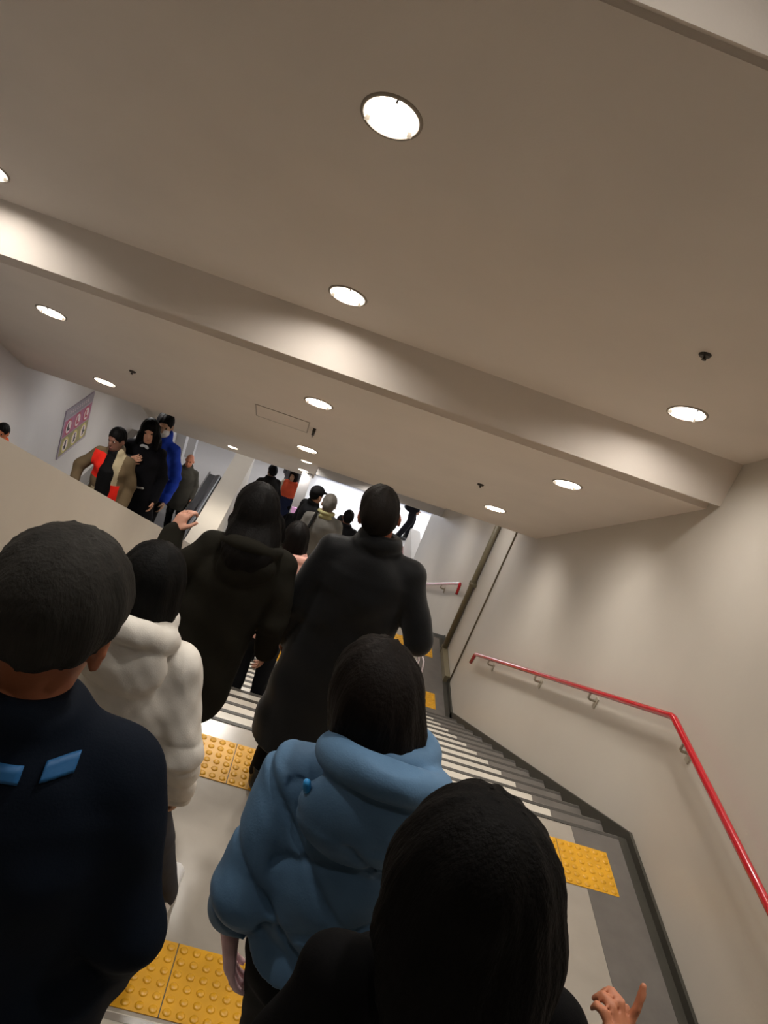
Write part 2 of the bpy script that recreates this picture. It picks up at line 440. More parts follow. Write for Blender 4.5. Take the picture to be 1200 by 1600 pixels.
# ------------------------------------------------------------------ sign with pictograms on the left wall
M['sg_bg'] = mat('sign_lilac', '#a497a6', 0.45, var=0.05)
M['sg_top'] = mat('sign_grey', '#8d8592', 0.45, var=0.05)
M['sg_mag'] = mat('sign_magenta', '#a8557c', 0.45, var=0.05)
M['sg_white'] = mat('sign_white', '#e6d6d8', 0.45, var=0.02)
M['sg_red'] = mat('sign_red', '#b52b4e', 0.45, var=0.02)
M['sg_yel'] = mat('sign_yellow', '#c9bd6a', 0.45, var=0.03)
M['sg_olive'] = mat('sign_olive', '#8e8350', 0.45, var=0.03)
M['sg_blk'] = mat('sign_black', '#1d1a18', 0.5, var=0.0)
sg = empty('pictogram_sign', (XL, 8.91, -4.19))
tag(sg, 'escalator safety sign with three red and three yellow pictograms on left wall', 'sign')
WS, HS = 0.92, 0.62
MB().box(0, 0.012, 0, WS, 0, HS).build('board', M['sg_bg'], sg)
MB().box(0.011, 0.0135, 0.0, WS, HS - 0.12, HS).build('title_band', M['sg_top'], sg)
MB().box(0.011, 0.013, 0.02, WS - 0.02, 0.27, HS - 0.14).build('warning_band', M['sg_mag'], sg)
MB().box(0.011, 0.013, 0.02, WS - 0.02, 0.03, 0.26).build('caution_band', M['sg_olive'], sg)
tx = MB()
yy = 0.14
for wch in (0.05, 0.05, 0.05, 0.05, 0.05, 0.05, 0.05, 0.05, 0.05):
    tx.box(0.013, 0.0145, yy, yy + wch*0.78, HS - 0.075, HS - 0.068); tx.box(0.013, 0.0145, yy + .004, yy + wch*0.7, HS - 0.05, HS - 0.044)
    tx.box(0.013, 0.0145, yy + wch*0.33, yy + wch*0.45, HS - 0.085, HS - 0.035); yy += 0.071
tx.build('title_lettering', M['sg_white'], sg)
def disc(b, x, cy, cz, r, th=0.002, seg=28):
    a = [b.bm.verts.new((x, cy + r*math.cos(2*math.pi*k/seg), cz + r*math.sin(2*math.pi*k/seg))) for k in range(seg)]
    c = [b.bm.verts.new((x + th, cy + r*math.cos(2*math.pi*k/seg), cz + r*math.sin(2*math.pi*k/seg))) for k in range(seg)]
    b.bm.faces.new(a[::-1]); b.bm.faces.new(c)
    for k in range(seg): b.bm.faces.new((a[k], a[(k+1) % seg], c[(k+1) % seg], c[k]))
for k, cy in enumerate((0.17, 0.46, 0.75)):
    p1 = MB(); disc(p1, 0.0125, cy, 0.375, 0.1); o = p1.build('prohibition_sign', M['sg_red'], sg)
    p2 = MB(); disc(p2, 0.014, cy, 0.375, 0.078); p2.build('white_field', M['sg_white'], o)
    p3 = MB(); disc(p3, 0.0155, cy - 0.02, 0.41, 0.02); p3.box(0.0155, 0.0175, cy - 0.045, cy + 0.005, 0.33, 0.39); p3.box(0.0155, 0.0175, cy + 0.01, cy + 0.045, 0.325, 0.35)
    p3.build('figure', M['sg_blk' if k == 0 else 'sg_red'], o)
    p1 = MB(); disc(p1, 0.0125, cy, 0.145, 0.1); o = p1.build('caution_sign', M['sg_yel'], sg)
    p2 = MB(); disc(p2, 0.014, cy, 0.145, 0.074); p2.build('white_field', M['sg_white'], o)
    p3 = MB(); disc(p3, 0.0155, cy, 0.19, 0.018); p3.box(0.0155, 0.0175, cy - 0.022, cy + 0.022, 0.09, 0.17); p3.box(0.0155, 0.0175, cy - 0.05 + 0.04*k, cy + 0.01 + 0.03*k, 0.12, 0.14)
    p3.build('figure', M['sg_blk'], o)

# ------------------------------------------------------------------ escalator
ES = empty('escalator', (-2.0, 12.4, Z3))
tag(ES, 'escalator with black balustrades and steel trim left of the white parapet', 'escalator')
def esc(name, mb, m, **k):
    o = mb.build(name, m, **k); o.parent = ES; o.matrix_parent_inverse = Matrix.Translation((2.0, -12.4, -Z3)); return o
ZE = -0.20
st = MB()
for k in range(0, 33):
    y = 12.45 - k * 0.45
    z = ZE - SL * y
    st.box(-2.52, -1.42, y - 0.45, y, z - 0.25, z)
st.box(-2.52, -1.42, 12.45, 15.9, Z3 - 0.1, Z3 + 0.02)
esc('steps', st, M['pillar'])
def rail_path(x, dz):
    pts = [(x, y, ZP + dz - SL*y) for y in np.linspace(-2.5, 11.6, 12)]
    pts += [(x, 11.9, -6.40 + dz + 0.04), (x, 12.3, -6.38 + dz), (x, 15.1, -6.38 + dz)]
    for a in np.linspace(80, -80, 9): pts.append((x, 15.1 + 0.30*math.cos(math.radians(a)), -6.62 + dz + 0.24*math.sin(math.radians(a))))
    return pts
for x, nm in ((-1.57, 'r'), (-2.60, 'l')):
    sgn = 1 if nm == 'r' else -1
    esc('handrail_belt', MB().tube([(x, y, z - 0.045) for x, y, z in rail_path(x, 0.03)], 0.055, 12), M['black_rubber'])
    pn = MB().prism([(-2.5, ZP + SL*2.5 - 0.08), (11.9, -6.46), (15.1, -6.46), (15.32, -6.66), (15.1, -6.95), (12.3, -7.15), (11.9, -7.0), (-2.5, ZE + SL*2.5 - 0.1)], x - 0.012, x + 0.012)
    esc('balustrade_panel', pn, M['black_glass'])
    esc('deck_trim', MB().prism([(-2.5, ZP + SL*2.5 - 0.1), (11.9, -6.49), (15.1, -6.49), (15.1, -6.52), (11.9, -6.53), (-2.5, ZP + SL*2.5 - 0.16)], x - 0.05, x + 0.05), M['steel'])
esc('outer_deck', MB().box(-1.75, -1.50, 12.2, 15.3, -6.47, -6.43), M['black_rubber'])
esc('deck_edge', MB().box(-1.775, -1.75, 12.2, 15.35, -6.48, -6.40), M['steel'])
# steel ledge along the left wall
lt = MB().box(XL, XL + 0.12, 9.3, 12.3, -5.05, -4.86)
S('trim_1', lt, M['steel'])
lt = MB().box(XL, XL + 0.10, 8.9, 12.3, -6.9, -5.05)
S('trim_2', lt, M['pillar'])

# ------------------------------------------------------------------ hanging sign and poster in the hall
hs = empty('hanging_sign', (-0.17, 15.2, -5.30)); tag(hs, 'white rectangular hanging sign board in the hall beyond the stairs', 'sign')
MB().box(-0.23, 0.23, -0.03, 0.03, -0.18, 0.12).build('board', M['sign_lit'], hs)
for x in (-0.15, 0.15): MB().tube([(x, 0, 0.11), (x, 0, 0.86)], 0.008, 8).build('hanger_rod', M['steel'], hs)
M['p_pink'] = mat('poster_pink', '#d9a3d6', 0.5, var=0.1); M['p_blue'] = mat('poster_blue', '#86b7e0', 0.5, var=0.1)
po = empty('poster', (0.07, 13.49, -6.05)); tag(po, 'narrow pink and blue poster on the grey pillar beside the bright opening', 'poster')
MB().box(-0.07, 0.07, -0.006, 0.006, 0, 0.28).build('pink_panel', M['p_pink'], po); MB().box(-0.07, 0.07, -0.006, 0.006, -0.28, 0).build('blue_panel', M['p_blue'], po)

# ------------------------------------------------------------------ people: implicit shapes meshed with surface nets
class SDF:
    def __init__(s, lo, hi, h):
        s.lo = np.array(lo, float); s.h = h
        s.n = np.ceil((np.array(hi) - s.lo) / h).astype(int) + 1
        s.f = np.full(s.n, 0.08, np.float32)
        s.ax = [s.lo[i] + h * np.arange(s.n[i]) for i in range(3)]
    def _win(s, lo, hi, pad):
        a = np.clip(np.floor((np.array(lo) - pad - s.lo) / s.h).astype(int), 0, s.n)
        b = np.clip(np.ceil((np.array(hi) + pad - s.lo) / s.h).astype(int) + 1, 0, s.n)
        if np.any(b <= a): return None
        sl = tuple(slice(i, j) for i, j in zip(a, b))
        return sl, s.ax[0][sl[0]][:, None, None], s.ax[1][sl[1]][None, :, None], s.ax[2][sl[2]][None, None, :]
    def _put(s, sl, d, k, sub):
        f = s.f[sl]
        if sub:
            d = -d
            if k > 0:
                hh = np.maximum(k - np.abs(f - d), 0) / k; s.f[sl] = np.maximum(f, d) + hh*hh*k/4
            else: s.f[sl] = np.maximum(f, d)
        else:
            if k > 0:
                hh = np.maximum(k - np.abs(f - d), 0) / k; s.f[sl] = np.minimum(f, d) - hh*hh*k/4
            else: s.f[sl] = np.minimum(f, d)
    def ell(s, c, r, R=None, k=0.02, sub=False):
        c = np.array(c, float); r = np.array(r, float); m = max(r) if R is not None else r
        w = s._win(c - m, c + m, k + 0.03)
        if w is None: return s
        sl, X, Y, Z = w; X = X - c[0]; Y = Y - c[1]; Z = Z - c[2]
        if R is not None:
            R = np.array(R)
            X, Y, Z = R[0,0]*X + R[1,0]*Y + R[2,0]*Z, R[0,1]*X + R[1,1]*Y + R[2,1]*Z, R[0,2]*X + R[1,2]*Y + R[2,2]*Z
        k0 = np.sqrt((X/r[0])**2 + (Y/r[1])**2 + (Z/r[2])**2); k1 = np.sqrt((X/r[0]**2)**2 + (Y/r[1]**2)**2 + (Z/r[2]**2)**2) + 1e-9
        s._put(sl, k0*(k0-1)/k1, k, sub); return s
    def cone(s, a, b, ra, rb, k=0.02, sub=False, fl=1.0):
        a = np.array(a, float); b = np.array(b, float); m = max(ra, rb)
        w = s._win(np.minimum(a, b) - m, np.maximum(a, b) + m, k + 0.03)
        if w is None: return s
        sl, X, Y, Z = w; d = b - a; L2 = d @ d + 1e-12
        t = np.clip(((X-a[0])*d[0] + (Y-a[1])*d[1] + (Z-a[2])*d[2]) / L2, 0, 1)
        dist = np.sqrt((X-a[0]-t*d[0])**2 + (Y-a[1]-t*d[1])**2 + (Z-a[2]-t*d[2])**2) - (ra + (rb-ra)*t)
        s._put(sl, dist, k, sub); return s
    def prof(s, tab, k=0.02, sub=False):
        """tab rows: z, half-width x, half-depth y, centre x, centre y"""
        t = np.array(tab, float); t = t[np.argsort(t[:, 0])]
        z = s.ax[2]; ip = [np.interp(z, t[:, 0], t[:, i]) for i in range(1, 5)]
        mx = t[:, 1].max() + np.abs(t[:, 3]).max(); my = t[:, 2].max() + np.abs(t[:, 4]).max()
        w = s._win((-mx, -my, t[0, 0]), (mx, my, t[-1, 0]), k + 0.03)
        if w is None: return s
        sl, X, Y, Z = w; q = [p[sl[2]][None, None, :] for p in ip]
        X = X - q[2]; Y = Y - q[3]
        k0 = np.sqrt((X/q[0])**2 + (Y/q[1])**2); k1 = np.sqrt((X/q[0]**2)**2 + (Y/q[1]**2)**2) + 1e-9
        d = k0*(k0-1)/k1
        d = np.maximum(d, np.maximum(t[0, 0] - Z, Z - t[-1, 0]))
        s._put(sl, d, k, sub); return s
    def tor(s, c, R, r, rx=0.0, ry=0.0, sq=1.0, k=0.02):
        c = np.array(c, float); m = R + r
        w = s._win(c - m, c + m, k + 0.03); sl, X, Y, Z = w
        X = X - c[0]; Y = Y - c[1]; Z = Z - c[2]
        cx, sx = math.cos(rx), math.sin(rx); Y, Z = cx*Y + sx*Z, -sx*Y + cx*Z
        cy, sy = math.cos(ry), math.sin(ry); X, Z = cy*X - sy*Z, sy*X + cy*Z
        q = np.sqrt((X)**2 + (Y/sq)**2) - R
        s._put(sl, np.sqrt(q*q + Z*Z) - r, k, False); return s
    def cut(s, p, n):
        """keep the side the normal points away from"""
        p = np.array(p, float); n = np.array(n, float); n /= np.linalg.norm(n)
        d = (s.ax[0][:, None, None]-p[0])*n[0] + (s.ax[1][None, :, None]-p[1])*n[1] + (s.ax[2][None, None, :]-p[2])*n[2]
        s.f = np.maximum(s.f, d.astype(np.float32)); return s
    def disp(s, fn):
        near = np.abs(s.f) < 0.06
        i = np.nonzero(near)
        s.f[i] += fn(s.ax[0][i[0]], s.ax[1][i[1]], s.ax[2][i[2]]).astype(np.float32); return s
    def mesh(s, name, smooth=2):
        f = s.f; f[0] = f[-1] = 0.08; f[:, 0] = f[:, -1] = 0.08; f[:, :, 0] = f[:, :, -1] = 0.08
        ins = f < 0
        nx, ny, nz = f.shape
        cnt = np.zeros((nx-1, ny-1, nz-1), np.uint8)
        for dx in (0, 1):
            for dy in (0, 1):
                for dz in (0, 1): cnt += ins[dx:nx-1+dx, dy:ny-1+dy, dz:nz-1+dz]
        ci = np.argwhere((cnt > 0) & (cnt < 8))
        idx = np.full(cnt.shape, -1, np.int64); idx[tuple(ci.T)] = np.arange(len(ci))
        acc = np.zeros((len(ci), 3)); nn = np.zeros(len(ci))
        cor = [(a, b, c) for a in (0, 1) for b in (0, 1) for c in (0, 1)]
        vals = {c: f[ci[:, 0]+c[0], ci[:, 1]+c[1], ci[:, 2]+c[2]] for c in cor}
        for c0 in cor:
            for a in range(3):
                if c0[a] == 0:
                    c1 = list(c0); c1[a] = 1; c1 = tuple(c1)
                    v0, v1 = vals[c0], vals[c1]; x = (v0 < 0) != (v1 < 0)
                    t = np.where(x, v0 / np.where(x, v0 - v1, 1), 0)
                    p = np.tile(np.array(c0, float), (len(ci), 1)); p[:, a] += t
                    acc[x] += p[x]; nn += x
        V = s.lo + s.h * (ci + acc / np.maximum(nn, 1)[:, None])
        Q = []
        for a in range(3):
            b, c = (a+1) % 3, (a+2) % 3
            s0 = [slice(None)]*3; s1 = [slice(None)]*3; s0[a] = slice(0, -1); s1[a] = slice(1, None)
            A, B = ins[tuple(s0)], ins[tuple(s1)]
            for flip, mask in ((False, A & ~B), (True, ~A & B)):
                e = np.argwhere(mask)
                if not len(e): continue
                ok = (e[:, b] > 0) & (e[:, c] > 0); e = e[ok]
                def cell(db, dc):
                    q = e.copy(); q[:, b] -= db; q[:, c] -= dc; return idx[tuple(q.T)]
                q = np.stack([cell(1, 1), cell(0, 1), cell(0, 0), cell(1, 0)], 1)
                if flip: q = q[:, ::-1]
                Q.append(q)
        Q = np.concatenate(Q); Q = Q[(Q >= 0).all(1)]
        for _ in range(smooth):                                    # gentle relaxation
            sm = np.zeros_like(V); ct = np.zeros(len(V))
            for i in range(4):
                j = (i+1) % 4
                np.add.at(sm, Q[:, i], V[Q[:, j]]); np.add.at(sm, Q[:, j], V[Q[:, i]])
                np.add.at(ct, Q[:, i], 1); np.add.at(ct, Q[:, j], 1)
            V = 0.45*V + 0.55*sm/np.maximum(ct, 1)[:, None]
        me = bpy.data.meshes.new(name)
        me.from_pydata(V.tolist(), [], Q.tolist())
        me.polygons.foreach_set('use_smooth', [True]*len(Q)); me.update()
        return me

def rot(rx=0, ry=0, rz=0):
    return np.array(Matrix.Rotation(rz, 3, 'Z') @ Matrix.Rotation(ry, 3, 'Y') @ Matrix.Rotation(rx, 3, 'X'))

def ik(a, t, l1, l2, pole):
    a = np.array(a, float); t = np.array(t, float); d = t - a; L = np.linalg.norm(d)
    L = min(max(L, abs(l1-l2)+1e-3), (l1+l2)*0.999); u = d/np.linalg.norm(d); t = a + u*L
    x = (l1*l1 - l2*l2 + L*L)/(2*L); h = math.sqrt(max(l1*l1 - x*x, 0))
    p = np.array(pole, float); p = p - (p@u)*u; p /= np.linalg.norm(p) + 1e-9
    return a + u*x + p*h, t

SKIN = {}
def skin(h):
    if h not in SKIN: SKIN[h] = mat('skin', h, 0.5, var=0.06, vscale=20)
    return SKIN[h]
def cloth(h, rough=0.85, var=0.12, bump=0.10, bscale=260, sheen=0.0, vscale=9):
    return mat('cloth', h, rough, var=var, vscale=vscale, bump=bump, bscale=bscale, sheen=sheen, spec=0.12)
def hairm(h, rough=0.6):
    return mat('hair', h, rough, var=0.25, vscale=12, bump=0.30, bscale=26, bstretch=(7, 7, 0.7), spec=0.08)
M['lip'] = mat('lips', '#a0605a', 0.45, var=0.04); M['eye'] = mat('eye_white', '#d8d4cf', 0.25, var=0); M['iris'] = mat('iris', '#1a110c', 0.2, var=0)
M['shoe'] = mat('shoe_black', '#141312', 0.4, var=0.1); M['shoe_w'] = mat('shoe_white', '#d6d4d2', 0.5, var=0.05)

def hand_prims(F, w, d, n, side, curl=0.5, sc=1.0, spread=0.0, idx=None):
    """palm + four fingers + thumb. w wrist, d direction of the fingers, n palm normal, side = +1/-1 thumb side along n x d"""
    w = np.array(w, float); d = np.array(d, float); d /= np.linalg.norm(d)
    n = np.array(n, float); n = n - (n@d)*d; n /= np.linalg.norm(n); a = np.cross(n, d)*side
    for i in range(4):
        o = (i - 1.5)*-0.0185*sc
        F.cone(w + a*o*0.6 + d*0.012*sc, w + a*o + d*0.082*sc, 0.0155*sc, 0.0115*sc, k=0.012)
    Ls = (0.068, 0.076, 0.071, 0.055)
    for i in range(4):
        o = (i - 1.5)*-0.0195*sc; p = w + a*o + d*0.084*sc; cu = idx if (i == 0 and idx is not None) else curl; ang = cu*(0.55 + 0.08*i); dd = d + a*(-(i-1.5))*0.07*(1 + spread)
        rr = (0.0095 if i != 3 else 0.0084)*sc
        for f, q in ((0.46, 1.0), (0.30, 1.25), (0.24, 0.8)):
            v = math.cos(ang)*dd + math.sin(ang)*n; v /= np.linalg.norm(v)
            e = p + v*Ls[i]*f*sc; F.cone(p, e, rr, rr*0.93, k=0.004); p = e; rr *= 0.93; ang += cu*q*0.85
    p = w + d*0.028*sc + a*0.026*sc; v = d*0.62 + a*0.72 + n*0.25; v /= np.linalg.norm(v)
    e = p + v*0.044*sc; F.cone(p, e, 0.0135*sc, 0.0115*sc, k=0.012)
    v = d*0.85 + a*0.28 + n*(0.25 + 0.4*curl); v /= np.linalg.norm(v); e2 = e + v*0.034*sc; F.cone(e, e2, 0.0112*sc, 0.0095*sc, k=0.004)

def patch_on(ctx, x0, x1, z0, z1, m, name, nx=12, nz=5, lift=0.009, slant=0.0, side=-1):
    co = np.empty(len(ctx['coat'].data.vertices)*3); ctx['coat'].data.vertices.foreach_get('co', co); co = co.reshape(-1, 3); co = co[co[:, 1]*side > 0]
    bm = bmesh.new(); g = []
    for j in range(nz):
        row = []
        for i in range(nx):
            x = x0 + (x1-x0)*i/(nx-1); z = z0 + (z1-z0)*j/(nz-1) + slant*(x-x0)
            d = (co[:, 0]-x)**2 + (co[:, 2]-z)**2; k = np.argsort(d)[:6]; w = 1/(d[k] + 1e-5)
            row.append(bm.verts.new((x, (co[k, 1]*w).sum()/w.sum() + side*lift, z)))
        g.append(row)
    for j in range(nz-1):
        for i in range(nx-1): bm.faces.new((g[j][i], g[j][i+1], g[j+1][i+1], g[j+1][i]))
    bmesh.ops.recalc_face_normals(bm, faces=bm.faces)
    r = bmesh.ops.extrude_face_region(bm, geom=list(bm.faces))
    for v in r['geom']:
        if isinstance(v, bmesh.types.BMVert): v.co.y -= side*0.022
    bmesh.ops.recalc_face_normals(bm, faces=bm.faces)
    me = bpy.data.meshes.new(name); bm.to_mesh(me); bm.free()
    return link(name, me, m, ctx['root'], True)

def person(label, x, y, z, H, yaw=0, head=(0, 0, 0), lean=0.0, build=1.0, group=None, skin_c='#b98a6c', hair='short', hair_c='#0e0c0b',
           coat=None, trousers='#0c0c0e', arms=None, legs=None, vox=0.011, hands=True, shoe='shoe', face=True, hairlen=1.22, extra=None, age=None, bob_w=1.0, bobz=1.455, nape=1.522, taper=0.01):
    """x,y,z feet on the floor; canonical body 1.71 m facing +y; yaw about z; head = (x offset of the crown, turn, nod)"""
    sc = H / 1.71
    if isinstance(yaw, (int, float)): yaw = math.radians(yaw)
    hx, turn, nod = head
    HR = rot(rx=-math.radians(nod), rz=math.radians(turn)); HR = rot(ry=math.atan2(hx, 0.30)) @ HR
    P0 = np.array((0, -0.005, 1.44))
    def hp(p): return P0 + HR @ (np.array(p, float) - P0)
    arms = arms or {}
    A = {}
    for sd, sg_ in (('L', -1), ('R', 1)):
        sp = np.array((sg_*0.160*build, -0.012, 1.365)); a = arms.get(sd, {})
        t = a.get('wrist', (sg_*0.228*build, 0.05, 0.86)); pole = a.get('pole', (sg_*0.5, -1, 0.0))
        el, wr = ik(sp, t, 0.285, 0.25, pole)
        A[sd] = dict(s=sp, e=el, w=wr, d=a.get('dir', None) if a.get('dir', None) is not None else (wr - el), n=a.get('n', (-sg_, 0.25, 0)), side=a.get('side', -sg_ if True else 1), curl=a.get('curl', 0.45), hs=a.get('hs', 1.0), idx=a.get('idx'))
    legs = legs or {}
    Lg = {}
    for sd, sg_ in (('L', -1), ('R', 1)):
        hp_ = np.array((sg_*0.09*build, 0, 0.90)); t = legs.get(sd, (sg_*0.10, 0.0, 0.085))
        kn, an = ik(hp_, t, 0.425, 0.41, (0, 1, 0.05)); Lg[sd] = (hp_, kn, an)
    allp = np.array([v for q in A.values() for v in (q['s'], q['e'], q['w'])] + [v for q in Lg.values() for v in q] + [(0, 0, 1.72), hp((0, 0.1, 1.72)), (-.3, -.22, 0), (.3, .24, 0)])
    lo = allp.min(0) - (0.24, 0.22, 0.0); hi = allp.max(0) + (0.24, 0.22, 0.06); lo[2] = -0.02 + min(0, allp[:, 2].min() - 0.09)
    b_ = build
    # body
    F = SDF(lo, hi, vox)
    F.prof([(0.84, .155*b_, .105, 0, 0), (0.93, .168*b_, .115, 0, 0), (1.08, .142*b_, .098, 0, 0.005), (1.25, .165*b_, .112, 0, 0), (1.34, .150*b_, .100, 0, -0.005), (1.40, .095*b_, .075, 0, -0.01), (1.455, .056, .058, 0, -0.01)])
    F.cone((0, -0.012, 1.40), hp((0, 0.0, 1.52)), 0.058, 0.054, 0.03)
    for q in A.values():
        F.cone(q['s'], q['e'], 0.046, 0.038, 0.025); F.cone(q['e'], q['w'], 0.040, 0.026, 0.02)
        if hands: hand_prims(F, q['w'], q['d'], q['n'], q['side'], q['curl'], q['hs'], idx=q['idx'])
    for sd, (h_, k_, a_) in Lg.items():
        F.cone(h_, k_, 0.082, 0.056, 0.03); F.cone(k_, a_, 0.054, 0.036, 0.02); F.cone(a_ + (0, -0.03, -0.035), a_ + (0, 0.14, -0.055), 0.036, 0.026, 0.02)
    F.ell(hp((0, -0.004, 1.600)), (.076, .094, .102), HR, 0.02)
    F.ell(hp((0, 0.028, 1.525)), (.058, .066, .072), HR, 0.03)
    F.ell(hp((0, 0.055, 1.488)), (.030, .030, .026), HR, 0.03)
    F.ell(hp((0, 0.100, 1.555)), (.012, .018, .026), HR, 0.012); F.ell(hp((0, 0.108, 1.542)), (.015, .013, .011), HR, 0.01)
    F.ell(hp((0, 0.086, 1.598)), (.048, .014, .012), HR, 0.015)
    for sg_ in (-1, 1):
        F.ell(hp((sg_*.031, 0.096, 1.583)), (.016, .012, .010), HR, 0.008, sub=True)
        F.ell(hp((sg_*.081, -0.006, 1.565)), (.012, .020, .033), HR @ rot(rz=sg_*0.35), 0.006)
        F.ell(hp((sg_*.090, 0.0, 1.567)), (.006, .011, .018), HR @ rot(rz=sg_*0.35), 0.004, sub=True)
    F.ell(hp((0, 0.092, 1.512)), (.024, .010, .006), HR, 0.006)
    me = F.mesh('person')
    def shear(me_):
        if lean:
            co = np.empty(len(me_.vertices)*3); me_.vertices.foreach_get('co', co); co = co.reshape(-1, 3)
            co[:, 0] += np.where(co[:, 2] < 1.38, (1.38 - co[:, 2])*lean, (1.38 - co[:, 2])*lean*0.3); me_.vertices.foreach_set('co', co.ravel()); me_.update()
        return me_
    root = link('person', shear(me), skin(skin_c))
    root.location = (x, y, z); root.rotation_euler.z = yaw; root.scale = (sc, sc, sc)
    tag(root, label, 'person', group)
    def part(name, F_or_me, m, smooth=2):
        me_ = F_or_me.mesh(name, smooth) if isinstance(F_or_me, SDF) else F_or_me
        return link(name, shear(me_) if isinstance(F_or_me, SDF) else me_, m, root)
    ctx = dict(A=A, Lg=Lg, hp=hp, HR=HR, lo=lo, hi=hi, root=root, part=part, vox=vox, b=b_)
    # face parts
    if face:
        for sg_ in (-1, 1):
            c = hp((sg_*.031, 0.082, 1.582)); b = MB(); b.lathe((0, 0, 0), [(0.0005, -.0115), (.007, -.009), (.0115, 0), (.007, .009), (.0005, .0115)], 14)
            e = b.build('eye', [M['eye'], M['iris']], root); e.location = c; e.rotation_euler = Matrix(HR.tolist()).to_euler()
            for p in e.data.polygons:
                p.use_smooth = True
                if p.center.y > 0.0045: p.material_index = 1
        b = MB(); b.lathe((0, 0, 0), [(0.0005, -.006), (.014, -.004), (.021, 0), (.014, .004), (.0005, .006)], 16)
        mo = b.build('mouth', M['lip'], root); mo.location = hp((0, 0.088, 1.512)); mo.rotation_euler = Matrix(HR.tolist()).to_euler(); mo.scale = (1, 0.72, 1.3)
        for p in mo.data.polygons: p.use_smooth = True
    # hair
    hm = hairm(hair_c)
    hv = min(vox, 0.008)
    if hair != 'bald':
        G = SDF(hp((0, 0, 1.6)) - (0.26, 0.26, 0.52), hp((0, 0, 1.6)) + (0.26, 0.24, 0.16), hv)
        G.ell(hp((0, -0.012, 1.614)), (.084*(bob_w if hair == 'short' else 1), .104, .100), HR, 0.02)
        if hair == 'short':
            G.ell(hp((0, -0.055, 1.575)), (.070, .058, .080), HR, 0.03)
            G.ell(hp((0, 0.135, 1.52)), (.10, .105, .125), HR, 0.01, sub=True)
            for sg_ in (-1, 1): G.ell(hp((sg_*.092, 0.004, 1.548)), (.026, .036, .052), HR, 0.006, sub=True)
            n = HR @ np.array((0, 0.35, -1)); G.cut(hp((0, -0.085, nape)), n)
        elif hair in ('bob', 'long', 'tail'):
            bw = bob_w
            G.ell(hp((0, -0.018, 1.575)), (.102*bw, .112, .125), HR, 0.03)
            G.ell(hp((0, -0.022, 1.505)), (.108*bw, .100, .095), HR, 0.03)
            if hair == 'long':
                for t in np.linspace(0, 1, 6):
                    zz = 1.50 + (hairlen - 1.50)*t
                    G.ell((hp((0, -0.05, 1.5))[0]*(1-t*0.6), -0.055 - 0.075*min(1, t*1.6), zz), ((.115 if taper < .03 else .100)*bw - taper*t, .062, .075), None, 0.04)
                for sg_ in ((-1, 1) if taper < .03 else ()): G.cone(hp((sg_*0.085, 0.02, 1.52)), (sg_*(0.105 - taper*0.6), 0.03, hairlen + 0.06), .036, .03, 0.03)
            G.ell(hp((0, 0.125, 1.535)), (.062, .075, .098), HR, 0.012, sub=True)
            G.ell(hp((0, 0.10, 1.40)), (.075, .09, .10), HR, 0.012, sub=True)
            if hair == 'bob': G.cut(hp((0, 0, bobz)), HR @ np.array((0, 0.12, -1)))
        c0 = hp((0, 0, 1.6))
        G.disp(lambda X, Y, Z: 0.0013*np.sin(np.arctan2(X - c0[0], Y - c0[1] + 0.02)*34 + 5*np.sin(Z*17) + 3*np.sin(X*30)) + 0.0022*np.sin(np.arctan2(X - c0[0], Y - c0[1])*11 + 9*Z) )
        part('hair', G, hm, 1)
    # trousers
    if trousers:
        T = SDF((lo[0], lo[1], lo[2]), (hi[0], hi[1], 1.12), max(vox, 0.011))
        T.prof([(0.80, .175*b_, .13, 0, 0), (0.93, .185*b_, .132, 0, 0), (1.06, .160*b_, .115, 0, 0)])
        for sd, (h_, k_, a_) in Lg.items():
            T.cone(h_ + (0, 0, -0.04), k_, 0.098, 0.074, 0.03); T.cone(k_, a_ + (0, 0, 0.01), 0.073, 0.064, 0.02)
        T.disp(lambda X, Y, Z: 0.004*np.sin(Z*38 + 4*np.sin(X*21)) * np.sin(Y*26 + Z*9))
        part('trousers', T, cloth(trousers))
    for sd, (h_, k_, a_) in Lg.items():
        U = SDF(a_ + (-.09, -.14, -.09), a_ + (.09, .25, .10), max(vox*0.9, 0.007))
        U.cone(a_ + (0, -0.045, -0.035), a_ + (0, 0.06, -0.040), 0.046, 0.044, 0.02); U.cone(a_ + (0, 0.05, -0.045), a_ + (0, 0.165, -0.052), 0.044, 0.036, 0.02); U.cone(a_ + (0, -0.02, -0.02), a_ + (0, -0.02, 0.04), 0.048, 0.05, 0.02)
        U.cut(a_ + (0, 0, -0.083), (0, 0, -1)); U.cut(a_ + (0, 0, 0.045), (0, 0, 1))
        part('shoe', U, M[shoe])
    if coat: make_coat(ctx, **coat)
    if extra: extra(ctx)
    return ctx

